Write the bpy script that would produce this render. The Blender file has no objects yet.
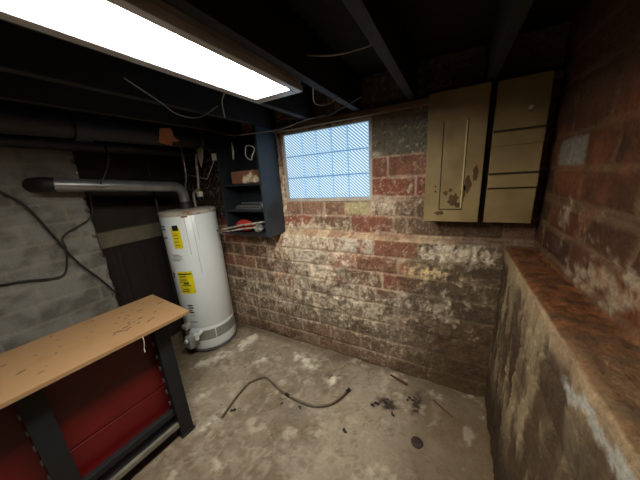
import bpy, math, random
import numpy as np
from mathutils import Vector, Matrix

random.seed(4)
COL = bpy.context.scene.collection

# ------------------------------------------------------------------ helpers
def lin(c):
    return tuple(((v/255)/12.92 if v/255 <= .04045 else ((v/255+.055)/1.055)**2.4) for v in c)

class MB:
    """collects shapes, builds ONE mesh object"""
    def __init__(s): s.v = []; s.f = []
    def add(s, vs, fs):
        o = len(s.v); s.v += [tuple(p) for p in vs]; s.f += [tuple(i+o for i in f) for f in fs]; return s
    def box(s, x0, x1, y0, y1, z0, z1, M=None):
        vs = [(x, y, z) for z in (z0, z1) for y in (y0, y1) for x in (x0, x1)]
        if M is not None: vs = [M @ Vector(p) for p in vs]
        return s.add(vs, [(0,2,3,1),(4,5,7,6),(0,1,5,4),(2,6,7,3),(0,4,6,2),(1,3,7,5)])
    def tube(s, pts, r, n=10, smooth=0, cap=True):
        P = [Vector(p) for p in pts]
        R = list(r) if isinstance(r, (list, tuple)) else [r]*len(P)
        if smooth:
            Q = []; RR = []
            for i in range(len(P)-1):
                a = P[max(i-1,0)]; b = P[i]; c = P[i+1]; d = P[min(i+2, len(P)-1)]
                for k in range(smooth):
                    t = k/smooth
                    Q.append(.5*((2*b)+(c-a)*t+(2*a-5*b+4*c-d)*t*t+(3*b-a-3*c+d)*t**3)); RR.append(R[i]*(1-t)+R[i+1]*t)
            Q.append(P[-1]); RR.append(R[-1]); P, R = Q, RR
        up = None; rings = []
        for i, p in enumerate(P):
            t = (P[min(i+1, len(P)-1)]-P[max(i-1, 0)]).normalized()
            if up is None:
                up = t.orthogonal().normalized()
            up = (up-t*up.dot(t)).normalized(); w = t.cross(up)
            rings.append([p+(up*math.cos(2*math.pi*k/n)+w*math.sin(2*math.pi*k/n))*R[i] for k in range(n)])
        vs = [q for g in rings for q in g]; fs = []
        for i in range(len(rings)-1):
            for k in range(n):
                a = i*n+k; b = i*n+(k+1) % n; fs.append((a, b, b+n, a+n))
        if cap:
            fs.append(tuple(range(n))[::-1]); fs.append(tuple((len(rings)-1)*n+k for k in range(n)))
        return s.add(vs, fs)
    def lathe(s, c, prof, n=40, a0=0, a1=2*math.pi):
        full = abs(a1-a0-2*math.pi) < 1e-6; m = n if full else n+1; vs = []; fs = []
        for (r, z) in prof:
            for k in range(m):
                a = a0+(a1-a0)*k/n; vs.append((c[0]+r*math.cos(a), c[1]+r*math.sin(a), c[2]+z))
        for i in range(len(prof)-1):
            for k in range(n):
                a = i*m+k; b = i*m+(k+1) % m; fs.append((a, b, b+m, a+m))
        if full:
            if prof[0][0] > 0: fs.append(tuple(range(m))[::-1])
            if prof[-1][0] > 0: fs.append(tuple((len(prof)-1)*m+k for k in range(m)))
        return s.add(vs, fs)
    def blob(s, c, r, seed=0, n=10, flat=1.0, rough=.25):
        rg = random.Random(seed); m = n//2; vs = []; fs = []
        ph = [(rg.uniform(0,6.3), rg.uniform(.5,1)) for _ in range(4)]
        for i in range(m+1):
            th = math.pi*i/m
            for k in range(n):
                a = 2*math.pi*k/n
                q = 1+rough*(math.sin(2*a+ph[0][0])*ph[0][1]+math.sin(3*a+ph[1][0]+th)*ph[1][1]*.6)
                vs.append((c[0]+r[0]*math.sin(th)*math.cos(a)*q, c[1]+r[1]*math.sin(th)*math.sin(a)*q, c[2]+r[2]*math.cos(th)*flat*(1+rg.uniform(-rough,rough)*.4)))
        for i in range(m):
            for k in range(n): fs.append((i*n+k, (i+1)*n+k, (i+1)*n+(k+1) % n, i*n+(k+1) % n))
        return s.add(vs, fs)
    def build(s, name, mat, parent=None, smooth=False, bevel=0, org=None):
        if parent is not None:
            o0 = Vector(parent.location)
            if parent.parent: o0 = o0+Vector(parent.parent.location)
            org = (0, 0, 0)
        else:
            if org is None:
                xs, ys, zs = zip(*s.v); org = ((min(xs)+max(xs))/2, (min(ys)+max(ys))/2, min(zs))
            o0 = Vector(org)
        me = bpy.data.meshes.new(name)
        me.from_pydata([tuple(Vector(p)-o0) for p in s.v], [], s.f); me.update()
        import bmesh
        b = bmesh.new(); b.from_mesh(me)
        bmesh.ops.recalc_face_normals(b, faces=b.faces); b.to_mesh(me); b.free()
        o = bpy.data.objects.new(name, me); COL.objects.link(o); o.location = org
        if parent is not None: o.parent = parent
        me.materials.append(mat)
        if smooth:
            for p in me.polygons: p.use_smooth = True
            if smooth == 'auto':
                m = o.modifiers.new('es', 'EDGE_SPLIT'); m.split_angle = math.radians(40)
        if bevel:
            m = o.modifiers.new('bev', 'BEVEL'); m.width = bevel; m.segments = 2; m.limit_method = 'ANGLE'
        return o

def tag(o, label, cat, group=None):
    o['label'] = label; o['category'] = cat
    if group: o['group'] = group
    return o
def thing(name, label, cat, loc, group=None):
    o = bpy.data.objects.new(name, None); COL.objects.link(o); o.location = loc
    o.empty_display_size = .05
    return tag(o, label, cat, group)
def struct(o, label=None):
    o['kind'] = 'structure'
    if label: o['label'] = label
    return o

# ------------------------------------------------------------------ materials
def new_mat(name):
    m = bpy.data.materials.new(name); m.use_nodes = True
    nt = m.node_tree; return m, nt, nt.nodes['Principled BSDF']
def mat(name, rgb, rough=.7, metal=0, var=.25, scale=12, bump=.15, bscale=60, rgb2=None, thr=(.45,.7), spec=.5, stretch=None):
    m, nt, b = new_mat(name); N = nt.nodes; L = nt.links
    tc = N.new('ShaderNodeTexCoord'); src = tc.outputs['Object']
    if stretch:
        mp = N.new('ShaderNodeMapping'); mp.inputs['Scale'].default_value = stretch; L.new(src, mp.inputs[0]); src = mp.outputs[0]
    n1 = N.new('ShaderNodeTexNoise'); n1.inputs['Scale'].default_value = scale; n1.inputs['Detail'].default_value = 6
    L.new(src, n1.inputs['Vector'])
    cr = N.new('ShaderNodeValToRGB'); e = cr.color_ramp.elements
    c = lin(rgb); c2 = lin(rgb2) if rgb2 else tuple(v*(1-var) for v in c)
    if rgb2: e[0].position, e[1].position = thr
    else: e[0].position, e[1].position = .3, .7
    e[0].color = (*c, 1) if rgb2 else (*c2, 1); e[1].color = (*c2, 1) if rgb2 else (*[min(1, v*(1+var*.5)) for v in c], 1)
    L.new(n1.outputs['Fac'], cr.inputs[0]); L.new(cr.outputs[0], b.inputs['Base Color'])
    b.inputs['Roughness'].default_value = rough; b.inputs['Metallic'].default_value = metal
    b.inputs['Specular IOR Level'].default_value = spec
    if bump:
        n2 = N.new('ShaderNodeTexNoise'); n2.inputs['Scale'].default_value = bscale; n2.inputs['Detail'].default_value = 5
        L.new(src, n2.inputs['Vector']); bp = N.new('ShaderNodeBump'); bp.inputs['Strength'].default_value = bump; bp.inputs['Distance'].default_value = .01
        L.new(n2.outputs['Fac'], bp.inputs['Height']); L.new(bp.outputs[0], b.inputs['Normal'])
    return m
def vmat(name, rough=.85, bump=.6, bscale=90, fine=.36, spec=.3):
    m, nt, b = new_mat(name); N = nt.nodes; L = nt.links
    at = N.new('ShaderNodeAttribute'); at.attribute_name = 'albedo'
    tc = N.new('ShaderNodeTexCoord')
    n1 = N.new('ShaderNodeTexNoise'); n1.inputs['Scale'].default_value = 70; n1.inputs['Detail'].default_value = 8; n1.inputs['Roughness'].default_value = .7
    L.new(tc.outputs['Object'], n1.inputs['Vector'])
    mr = N.new('ShaderNodeMapRange'); mr.inputs['From Min'].default_value = .3; mr.inputs['From Max'].default_value = .7
    mr.inputs['To Min'].default_value = 1-fine; mr.inputs['To Max'].default_value = 1+fine; L.new(n1.outputs['Fac'], mr.inputs['Value'])
    vm = N.new('ShaderNodeVectorMath'); vm.operation = 'SCALE'; L.new(at.outputs['Color'], vm.inputs[0]); L.new(mr.outputs[0], vm.inputs['Scale'])
    L.new(vm.outputs[0], b.inputs['Base Color'])
    b.inputs['Roughness'].default_value = rough; b.inputs['Specular IOR Level'].default_value = spec
    n2 = N.new('ShaderNodeTexNoise'); n2.inputs['Scale'].default_value = bscale; n2.inputs['Detail'].default_value = 6
    L.new(tc.outputs['Object'], n2.inputs['Vector']); bp = N.new('ShaderNodeBump'); bp.inputs['Strength'].default_value = bump; bp.inputs['Distance'].default_value = .012
    L.new(n2.outputs['Fac'], bp.inputs['Height']); L.new(bp.outputs[0], b.inputs['Normal'])
    return m
def emit(name, rgb, s):
    m, nt, b = new_mat(name)
    b.inputs['Base Color'].default_value = (.15, .18, .2, 1); b.inputs['Specular IOR Level'].default_value = .2
    b.inputs['Emission Color'].default_value = (*rgb, 1); b.inputs['Emission Strength'].default_value = s
    return m

M_wall = vmat('old_brick'); M_floor = vmat('old_concrete', rough=.7, bump=.35, bscale=45, fine=.16, spec=.35)
M_paint = vmat('whitewashed_block', rough=.8, bump=.4, fine=.1)
M_joist = mat('dark_joist_wood', (30, 23, 21), rough=.75, var=.5, scale=6, stretch=(6, .6, 6), bump=.3)
M_board = mat('dark_floor_boards', (24, 18, 17), rough=.9, var=.5, scale=5, stretch=(.6, 6, 3))
M_sill = mat('dusty_plate_wood', (120, 98, 74), rough=.9, var=.45, scale=8, stretch=(.6, 5, 5))
M_lens = emit('light_lens', (1.0, .975, .90), 34)
M_frame = mat('painted_light_frame', (205, 205, 205), rough=.3, var=.12, bump=.05)
M_iron = mat('cast_iron_pipe', (38, 37, 40), rough=.55, var=.35, scale=10, bump=.3, spec=.5)
M_galv = mat('galvanised_flue', (150, 150, 148), rough=.3, metal=.6, var=.3, scale=9, bump=.08)
M_galvd = mat('sooty_collar', (48, 44, 42), rough=.6, metal=.4)
M_tank = mat('white_enamel', (226, 231, 229), rough=.28, var=.03, bump=.02, scale=4)
M_tanktop = mat('rust_stained_cap', (186, 176, 160), rough=.5, rgb2=(116, 78, 52), thr=(.5, .75), scale=14)
M_rust = mat('rust_streak', (120, 88, 66), rough=.8)
M_dirtline = mat('drip_stain', (176, 168, 154), rough=.6)
M_yellow = mat('yellow_label', (233, 214, 20), rough=.5, var=.08)
M_black = mat('black_print', (22, 22, 24), rough=.6)
M_greytext = mat('grey_print', (120, 122, 122), rough=.6)
M_red = mat('red_print', (150, 30, 30), rough=.5)
M_band = mat('silver_band', (150, 150, 140), rough=.45, metal=.2, var=.12, scale=40)
M_white = mat('white_plastic', (222, 224, 218), rough=.4, var=.05)
M_greybox = mat('grey_control', (150, 154, 150), rough=.5, var=.15)
M_brass = mat('brass_fitting', (150, 120, 70), rough=.4, metal=.8)
M_blue = mat('blue_grey_paint', (40, 49, 57), rough=.55, var=.3, scale=7, bump=.12, spec=.5)
M_bluedark = mat('blue_grey_shaded', (28, 32, 37), rough=.6, var=.35)  # darker copy of the shelf paint, interior shade put into its colour
M_cab = mat('cream_paint', (152, 130, 86), rough=.55, rgb2=(120, 98, 58), thr=(.35, .75), scale=6, bump=.1)
M_cabline = mat('dark_groove', (52, 40, 22), rough=.9)
M_stain = mat('brown_grime', (92, 66, 34), rough=.85)
M_chest = mat('red_steel', (96, 7, 9), rough=.45, var=.25, scale=5, bump=.05)
M_leg = mat('black_steel', (27, 29, 31), rough=.5, metal=.2, var=.3, bump=.05)
M_slot = mat('bare_steel', (130, 130, 132), rough=.4, metal=.7)
M_rail = mat('worn_rail', (118, 112, 98), rough=.6, var=.35, scale=14)
M_cord = mat('black_cord', (26, 23, 22), rough=.5)
M_wire = mat('grey_wire', (150, 140, 130), rough=.5)
M_hose = mat('olive_hose', (104, 92, 72), rough=.45, var=.2, scale=30)
M_debris = mat('dark_debris', (52, 42, 32), rough=.95, bump=.5)
M_stick = mat('brown_splinter', (96, 62, 38), rough=.9)
M_plug = mat('rusty_plug', (58, 44, 36), rough=.8, bump=.5)
M_orange = mat('orange_card', (230, 150, 105), rough=.8)
M_rag = mat('pale_rag', (176, 166, 150), rough=.9)
M_pvc = mat('dusty_copper_pipe', (150, 140, 128), rough=.5, metal=.3, var=.3, scale=25)
M_caseb = mat('brown_case', (122, 80, 58), rough=.7, rgb2=(206, 190, 160), thr=(.56, .62), scale=9)
M_cloth = mat('red_cloth', (186, 42, 40), rough=.85)
M_paper = mat('crumpled_paper', (205, 200, 188), rough=.9)
M_rod = mat('dirty_rod', (186, 178, 160), rough=.45, metal=.3, rgb2=(90, 80, 66), thr=(.5, .65), scale=20)
M_doorw = mat('dark_brown_boards', (36, 20, 14), rough=.8, var=.45, scale=6, stretch=(6, 6, .6))
M_lint = mat('pale_stone', (112, 104, 84), rough=.9, var=.25)
M_mortar = mat('window_mortar', (90, 120, 150), rough=.8, var=.08)
M_reveal = mat('window_reveal', (186, 176, 160), rough=.9)

# plywood top
M_ply = mat('particle_board', (138, 106, 72), rough=.6, rgb2=(132, 98, 62), thr=(.56, .70), scale=11, bump=.06)

# glass block: cold daylight broken into slanting ribs
def glass_mat():
    m, nt, b = new_mat('ribbed_glass_block'); N = nt.nodes; L = nt.links
    tc = N.new('ShaderNodeTexCoord'); mp = N.new('ShaderNodeMapping'); mp.inputs['Rotation'].default_value = (0, math.radians(-42), 0)
    L.new(tc.outputs['Object'], mp.inputs[0])
    w = N.new('ShaderNodeTexWave'); w.wave_type = 'BANDS'; w.bands_direction = 'Z'; w.inputs['Scale'].default_value = 19.0
    w.inputs['Distortion'].default_value = 0.0; L.new(mp.outputs[0], w.inputs['Vector'])
    cr = N.new('ShaderNodeValToRGB'); e = cr.color_ramp.elements
    e[0].color = (*lin((66, 122, 178)), 1); e[1].color = (*lin((222, 246, 252)), 1); e[0].position = .25; e[1].position = .65
    L.new(w.outputs['Fac'], cr.inputs[0]); L.new(cr.outputs[0], b.inputs['Emission Color'])
    b.inputs['Emission Strength'].default_value = GLASS
    b.inputs['Base Color'].default_value = (.06, .10, .14, 1); b.inputs['Roughness'].default_value = .35; b.inputs['Specular IOR Level'].default_value = .2
    bp = N.new('ShaderNodeBump'); bp.inputs['Strength'].default_value = .5; bp.inputs['Distance'].default_value = .004
    L.new(w.outputs['Fac'], bp.inputs['Height']); L.new(bp.outputs[0], b.inputs['Normal'])
    return m
GLASS = .72
M_glass = glass_mat()
M_glassedge = emit('glass_block_rim', lin((132, 176, 214)), GLASS)

# ------------------------------------------------------------------ noise for surface colour
def hsh(ix, iy, seed):
    n = (ix.astype(np.int64)*374761393+iy.astype(np.int64)*668265263+seed*1442695041) & 0xffffffff
    n = ((n ^ (n >> 13))*1274126177) & 0xffffffff
    return ((n ^ (n >> 16)) & 0xffff)/65535.
def vnoise(x, y, seed):
    ix = np.floor(x); iy = np.floor(y); fx = x-ix; fy = y-iy; fx = fx*fx*(3-2*fx); fy = fy*fy*(3-2*fy)
    a = hsh(ix, iy, seed); b = hsh(ix+1, iy, seed); c = hsh(ix, iy+1, seed); d = hsh(ix+1, iy+1, seed)
    return a*(1-fx)*(1-fy)+b*fx*(1-fy)+c*(1-fx)*fy+d*fx*fy
def fbm(x, y, s, seed, octv=4):
    t = 0; a = .5; n = 0
    for k in range(octv): t = t+a*vnoise(x*s, y*s, seed+k*7); n += a; a *= .55; s *= 2.1
    return t/n
def sm(a, b, v):
    t = np.clip((v-a)/(b-a), 0, 1); return t*t*(3-2*t)
def mix(c1, c2, f):
    f = f[..., None]; return c1*(1-f)+c2*f
def C_(r, g, b): return np.array(lin((r, g, b)))
def gau(u, v, cu, cv, su, sv, rot=0):
    c, s = math.cos(rot), math.sin(rot); du = (u-cu)*c+(v-cv)*s; dv = -(u-cu)*s+(v-cv)*c
    return np.exp(-(du/su)**2-(dv/sv)**2)

def rows_info(u, v, rows, joints, L, seed):
    """-> row idx, brick id noise, distance to nearest joint"""
    rows = np.array(rows); ri = np.clip(np.searchsorted(rows, v, side='right')-1, 0, len(rows)-2)
    dv = np.minimum(v-rows[ri], rows[ri+1]-v)
    bid = np.zeros(u.shape); du = np.full(u.shape, 9.)
    for r in range(len(rows)-1):
        m = ri == r
        if r in joints: J = np.array(joints[r])
        else:
            rg = random.Random(seed+r*13); off = (r % 2)*L*.5+rg.uniform(-.04, .04); J = []; p = -4+off
            while p < 4: J.append(p); p += L*rg.uniform(.9, 1.1)
            J = np.array(J)
        uu = u[m]; k = np.searchsorted(J, uu); lo = J[np.clip(k-1, 0, len(J)-1)]; hi = J[np.clip(k, 0, len(J)-1)]
        du[m] = np.minimum(np.abs(uu-lo), np.abs(hi-uu)); bid[m] = k
    rnd = hsh(bid+50, ri*3.+seed, seed); rnd2 = hsh(bid+11, ri*5.+seed, seed+3)
    return ri, rnd, rnd2, np.minimum(du, dv), bid

def grid_mesh(name, P, Nn, disp, colr, mt, skip=None):
    """P (a,b,3) points, Nn normals, displacement and albedo per vertex"""
    P = P+Nn*disp[..., None]; a, b = P.shape[:2]
    me = bpy.data.meshes.new(name)
    idx = np.arange(a*b).reshape(a, b)
    q = np.stack([idx[:-1, :-1], idx[1:, :-1], idx[1:, 1:], idx[:-1, 1:]], -1)
    if skip is not None: q = q[~skip]
    q = q.reshape(-1, 4)
    me.vertices.add(a*b); me.vertices.foreach_set('co', P.reshape(-1).astype(np.float32))
    me.loops.add(q.size); me.loops.foreach_set('vertex_index', q.reshape(-1).astype(np.int32))
    me.polygons.add(len(q)); me.polygons.foreach_set('loop_start', (np.arange(len(q))*4).astype(np.int32))
    me.polygons.foreach_set('loop_total', np.full(len(q), 4, np.int32)); me.update(calc_edges=True)
    ca = me.color_attributes.new('albedo', 'FLOAT_COLOR', 'POINT')
    c4 = np.ones((a*b, 4), np.float32); c4[:, :3] = np.clip(colr.reshape(-1, 3), 0, .9); ca.data.foreach_set('color', c4.reshape(-1))
    for p in me.polygons: p.use_smooth = True
    me.materials.append(mt)
    o = bpy.data.objects.new(name, me); COL.objects.link(o); return o

def axis(a, b, step, extra=()):
    return np.array(sorted(set(np.round(list(np.linspace(a, b, int(abs(b-a)/step)+1))+list(extra), 5))))

# geometry constants
ZC = 2.16; YL = 1.64; YU = 1.70; XL = .285; XU = .425; LED = 1.095
WX0, WX1, WZ0, WZ1 = -1.232, -.516, 1.386, 1.898
ROWS = [0, .13, .27, .42, .575, .712, .84, .965, LED]
ROWU = [LED, 1.125, 1.25, 1.366, 1.39, 1.52, 1.66, 1.86, 2.0, 2.3]
JL = {7: [-2.6,-2.3,-2.05,-1.75,-1.56,-1.36,-1.05,-.77,-.48,-.173,.13,.5], 6: [-2.7,-2.4,-2.1,-1.80,-1.49,-1.2,-.9,-.62,-.3,.0,.5]}
JU = {0: [-3, 3], 3: [-3, 3], 1: [-3,-1.35,-1.0,-.67,-.35,-.02,.28,3], 2: [-3,-1.5,-1.31,-1.11,-.89,-.71,-.508,-.21,.02,.3,3], 4: [-3,-1.55,-1.31,-.9,-.508,-.21,.05,3], 5: [-3,-1.5,-1.28,-.9,-.508,-.39,-.12,.2,3], 6: [-3,-1.6,-1.3,-.508,-.40,-.1,3]}

red = C_(162, 98, 74); dred = C_(124, 76, 58); brn = C_(136, 104, 80); gry = C_(138, 123, 100); mor = C_(212, 186, 156)
whi = C_(240, 224, 196); gre = C_(112, 112, 94); dkb = C_(84, 68, 52); tan = C_(176, 156, 126)

# ------------------------------------------------------------------ wall_back
def build_back():
    u = axis(-2.75, .47, .0075, (WX0, WX1))
    prof = [(YL, z) for z in axis(0, LED-.004, .0075)]+[(YL+.008, LED+.002), (YL+.03, LED+.006), (YU-.01, LED+.010)]+[(YU, z) for z in axis(LED+.016, ZC+.04, .0085, (WZ0, WZ1))]
    y = np.array([p[0] for p in prof]); z = np.array([p[1] for p in prof])
    U, Z = np.meshgrid(u, z, indexing='ij'); Y = np.broadcast_to(y, U.shape)
    P = np.stack([U, Y, Z], -1).astype(float)
    Nn = np.zeros_like(P); Nn[..., 1] = -1
    up = Z > LED-.003
    wob = (fbm(U, Z, 9, 5, 3)-.5)*.012; Uw = U+wob; Zw = Z+(fbm(U, Z, 7, 9, 3)-.5)*.012
    r1 = rows_info(Uw, Zw, ROWS, JL, .305, 3); r2 = rows_info(Uw, np.maximum(Zw, LED), ROWU, JU, .3, 8)
    ri = np.where(up, r2[0], r1[0]); rnd = np.where(up, r2[1], r1[1]); rnd2 = np.where(up, r2[2], r1[2]); d = np.where(up, r2[3], r1[3]); bid = np.where(up, r2[4], r1[4])
    n1 = fbm(U, Z, 5, 21); n2 = fbm(U, Z, 16, 31, 5); n3 = fbm(U*1.8, Z*.8, 24, 41, 5); n4 = fbm(U, Z, 45, 51, 3); big = fbm(U, Z, 2.2, 61, 3)
    # clay block colours
    c = mix(np.broadcast_to(brn, P.shape), red, sm(.35, .8, rnd)); c = mix(c, dred, sm(.65, .95, rnd2)*.6)
    redzone = np.clip(sm(.58, .78, Z+.1*(n1-.5))*sm(-.1, -.4, U+.2*(n1-.5))+up*1., 0, 1)
    c = mix(c, mix(np.broadcast_to(gry, P.shape), brn, rnd*.6), (1-redzone)*.85)
    c = mix(c, C_(176, 108, 80), (redzone*(Z < LED)*sm(.3, .7, rnd))*.6)
    rz = sm(-.35, .05, U+.15*(n1-.5))*(Z < LED)                       # right part: grey brown render
    c = mix(c, C_(92, 74, 52), rz*.85); c = mix(c, C_(134, 114, 82), rz*sm(.48, .66, n2)*sm(.3, .8, Z)*.6)
    # upper wall colours
    greenish = up*sm(1.63, 1.68, Zw)*(U > -.6); c = mix(c, C_(104, 102, 86), greenish*.92)
    redu = up*(Z < 1.66)*(Z > 1.39)*(U > -.6); c = mix(c, C_(138, 80, 58), redu*.7)
    lowu = up*(Z < 1.26)*(Z > 1.12); c = mix(c, C_(160, 86, 60), lowu*sm(.45, .6, rnd+.3*n1)*.8)
    c = mix(c, C_(150, 128, 104), up*(Z > 1.25)*(Z < 1.39)*sm(.5, .6, rnd)*.5)
    # mortar
    mw = sm(.012, .005, d-.004*(n2-.5)*4); mc = mix(np.broadcast_to(mor, P.shape), C_(168, 120, 98), redzone*.45)
    mc = mix(mc, C_(116, 100, 76), np.clip(rz+(Z < .5)*.45, 0, 1)*.8)
    mc = mix(mc, C_(100, 92, 76), up*(Z > 1.66)*.8)
    c = mix(c, mc, mw*.9*(1-.6*sm(-.45, .0, U)*(Z < LED))*(1-.35*sm(.6, .3, Z)*sm(.35, .6, n2)))
    # whitewash remains and salt bloom
    rel = .5*n2+.5*n3
    cover = .42*gau(U, Z, -1.05, .85, .45, .25)+.22*gau(U, Z, -.6, .6, .6, .3)+.30*gau(U, Z, -1.45, .42, .4, .22)+.42*gau(U, Z, .0, 1.03, .28, .08)+.2*gau(U, Z, .0, .72, .16, .2)+.12*gau(U, Z, .1, .7, .3, .4)+.30*gau(U, Z, -.9, 1.13, .8, .05)+.33*gau(U, Z, -1.15, 1.05, .25, .12)
    cover = cover+up*(.22*gau(U, Z, -.3, 1.40, .35, .16)+.2*gau(U, Z, -.6, 1.27, .5, .1)+.42*gau(U, Z, -1.3, 1.5, .06, .3))
    gr = fbm(U*1.3, Z, 60, 91, 4); cover = cover+.09*(Z < LED)*sm(.1, -.6, U)*sm(.0, .35, Z)-.16*gau(U, Z, -1.75, .82, .35, .16)-.12*gau(U, Z, -.55, .86, .35, .07)-.10*sm(-.4, .2, U)*(Z < .8)
    f = sm(.62, .80, rel*.7+gr*.3+cover*.62+.2*(big-.5))
    f = f*(1-.6*mw)
    c = mix(c, mix(np.broadcast_to(C_(206, 184, 152), P.shape), whi, sm(.35, .6, n4)), f*.9)
    # drips
    st = fbm(U*22, Z*2.0, 1, 71, 4); dr = sm(.62, .8, st)*sm(.15, .5, Z)*(Z < 1.0)*sm(.25, -.5, U)
    c = mix(c, C_(200, 184, 160), dr*.5)
    # dirt
    dirt = sm(.56, .78, fbm(U, Z, 11, 81, 5))*(.35+.35*sm(-.8, .1, U)*(Z < LED)); c = mix(c, C_(74, 56, 40), dirt); c = mix(c, C_(86, 62, 44), sm(.56, .70, gr*.6+n2*.4)*.45)
    c = mix(c, C_(44, 38, 34), sm(-1.62, -1.80, U)*sm(1.12, 1.25, Z)*.9)  # upper wall darker towards the far left
    # known single blocks
    m = ((Z < LED)*(ri == 7)*(U > -.765)*(U < -.485)*(d > .009)).astype(float); c = mix(c, C_(222, 208, 184), m*sm(.3, .5, n2)*.85)
    m = ((Z < LED)*(ri == 7)*(U > -.475)*(U < -.178)*(d > .009)).astype(float); c = mix(c, C_(146, 94, 66), m*.93)
    m = gau(U, Z, -.1, .885, .17, .05)*sm(.42, .6, n4*.6+n3*.4); c = mix(c, C_(226, 196, 140), np.clip(m*1.3, 0, 1))
    m = (up*(ri == 1)*(U > -.655)*(U < -.36)).astype(float)*sm(.60, .5, n2); c = mix(c, C_(158, 92, 68), m*.8)
    m = (up*(ri == 4)*(U > -.50)*(U < -.22)).astype(float)*sm(.68, .58, n2)*(d > .01); c = mix(c, C_(150, 82, 58), m*.8)
    m = (up*(ri == 2)*(U > -.705)*(U < -.52)).astype(float)*(d > .01); c = mix(c, C_(190, 176, 126), m*.8)
    m = gau(U, Z, -.47, 1.675, .035, .018); c = mix(c, C_(190, 178, 160), np.clip(m*1.2, 0, 1))
    m = up*sm(-.32, -.12, U)*(Z < 1.40); c = mix(c, C_(96, 76, 56), m*.75)
    m = ((Z > LED-.008)*(Z < 1.128)).astype(float); c = mix(c, mix(np.broadcast_to(C_(214, 184, 146), P.shape), C_(170, 124, 92), sm(.4, .6, n2)), m*sm(.15, -.1, U)*.85)
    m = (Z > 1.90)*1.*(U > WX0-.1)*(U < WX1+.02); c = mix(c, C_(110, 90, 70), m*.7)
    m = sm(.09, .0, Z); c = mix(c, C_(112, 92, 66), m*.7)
    c = c*(1-(1-mw)*.30*(rnd2-.35))[..., None]
    c = mix(c, C_(70, 54, 38), sm(.58, .70, fbm(U*1.2, Z*2.2, 4.5, 99, 4))*(Z < .95)*.55)
    c = mix(c, (c.mean(-1, keepdims=True)*np.array([1.08, 1., .86])), np.full(U.shape, .13))
    rdg = 1-np.abs(2*fbm(U, Z, 13, 95, 4)-1); c = mix(c, C_(206, 186, 156), sm(.955, .995, rdg)*.55*sm(.1, -.3, U)); rdg2 = 1-np.abs(2*fbm(U, Z, 10, 97, 4)-1); c = mix(c, C_(64, 46, 32), sm(.965, .995, rdg2)*.5)
    c = c*(.62+.38*n3+.40*gr)[..., None]
    c = mix(c, c*np.array([.80, .64, .50]), np.clip(sm(-.3, .25, U)*sm(.75, .2, Z)*(Z < LED)+.35*sm(.3, 0, Z), 0, 1)*.7)  # warm dimness of the right and low wall multiplied into the colour
    disp = -.009*mw*(1-.7*sm(-.6, -.1, U)*(Z < LED))+(n2-.5)*.010+(gr-.5)*.005+(n4-.5)*.004+(n3-.5)*.006+f*.003
    # drop near holes and edges
    edge = ((np.abs(U-WX0) < .012) | (np.abs(U-WX1) < .012) | (np.abs(Z-WZ0) < .012) | (np.abs(Z-WZ1) < .012)) & up
    disp = np.where(edge, disp*.3, disp)
    uc = (u[:-1]+u[1:])/2; zc = (z[:-1]+z[1:])/2; yc = (y[:-1]+y[1:])/2
    skip = ((uc > WX0) & (uc < WX1))[:, None] & ((zc > WZ0) & (zc < WZ1))[None, :]
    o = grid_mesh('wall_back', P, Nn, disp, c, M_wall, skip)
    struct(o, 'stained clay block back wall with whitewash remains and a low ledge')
build_back()

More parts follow.
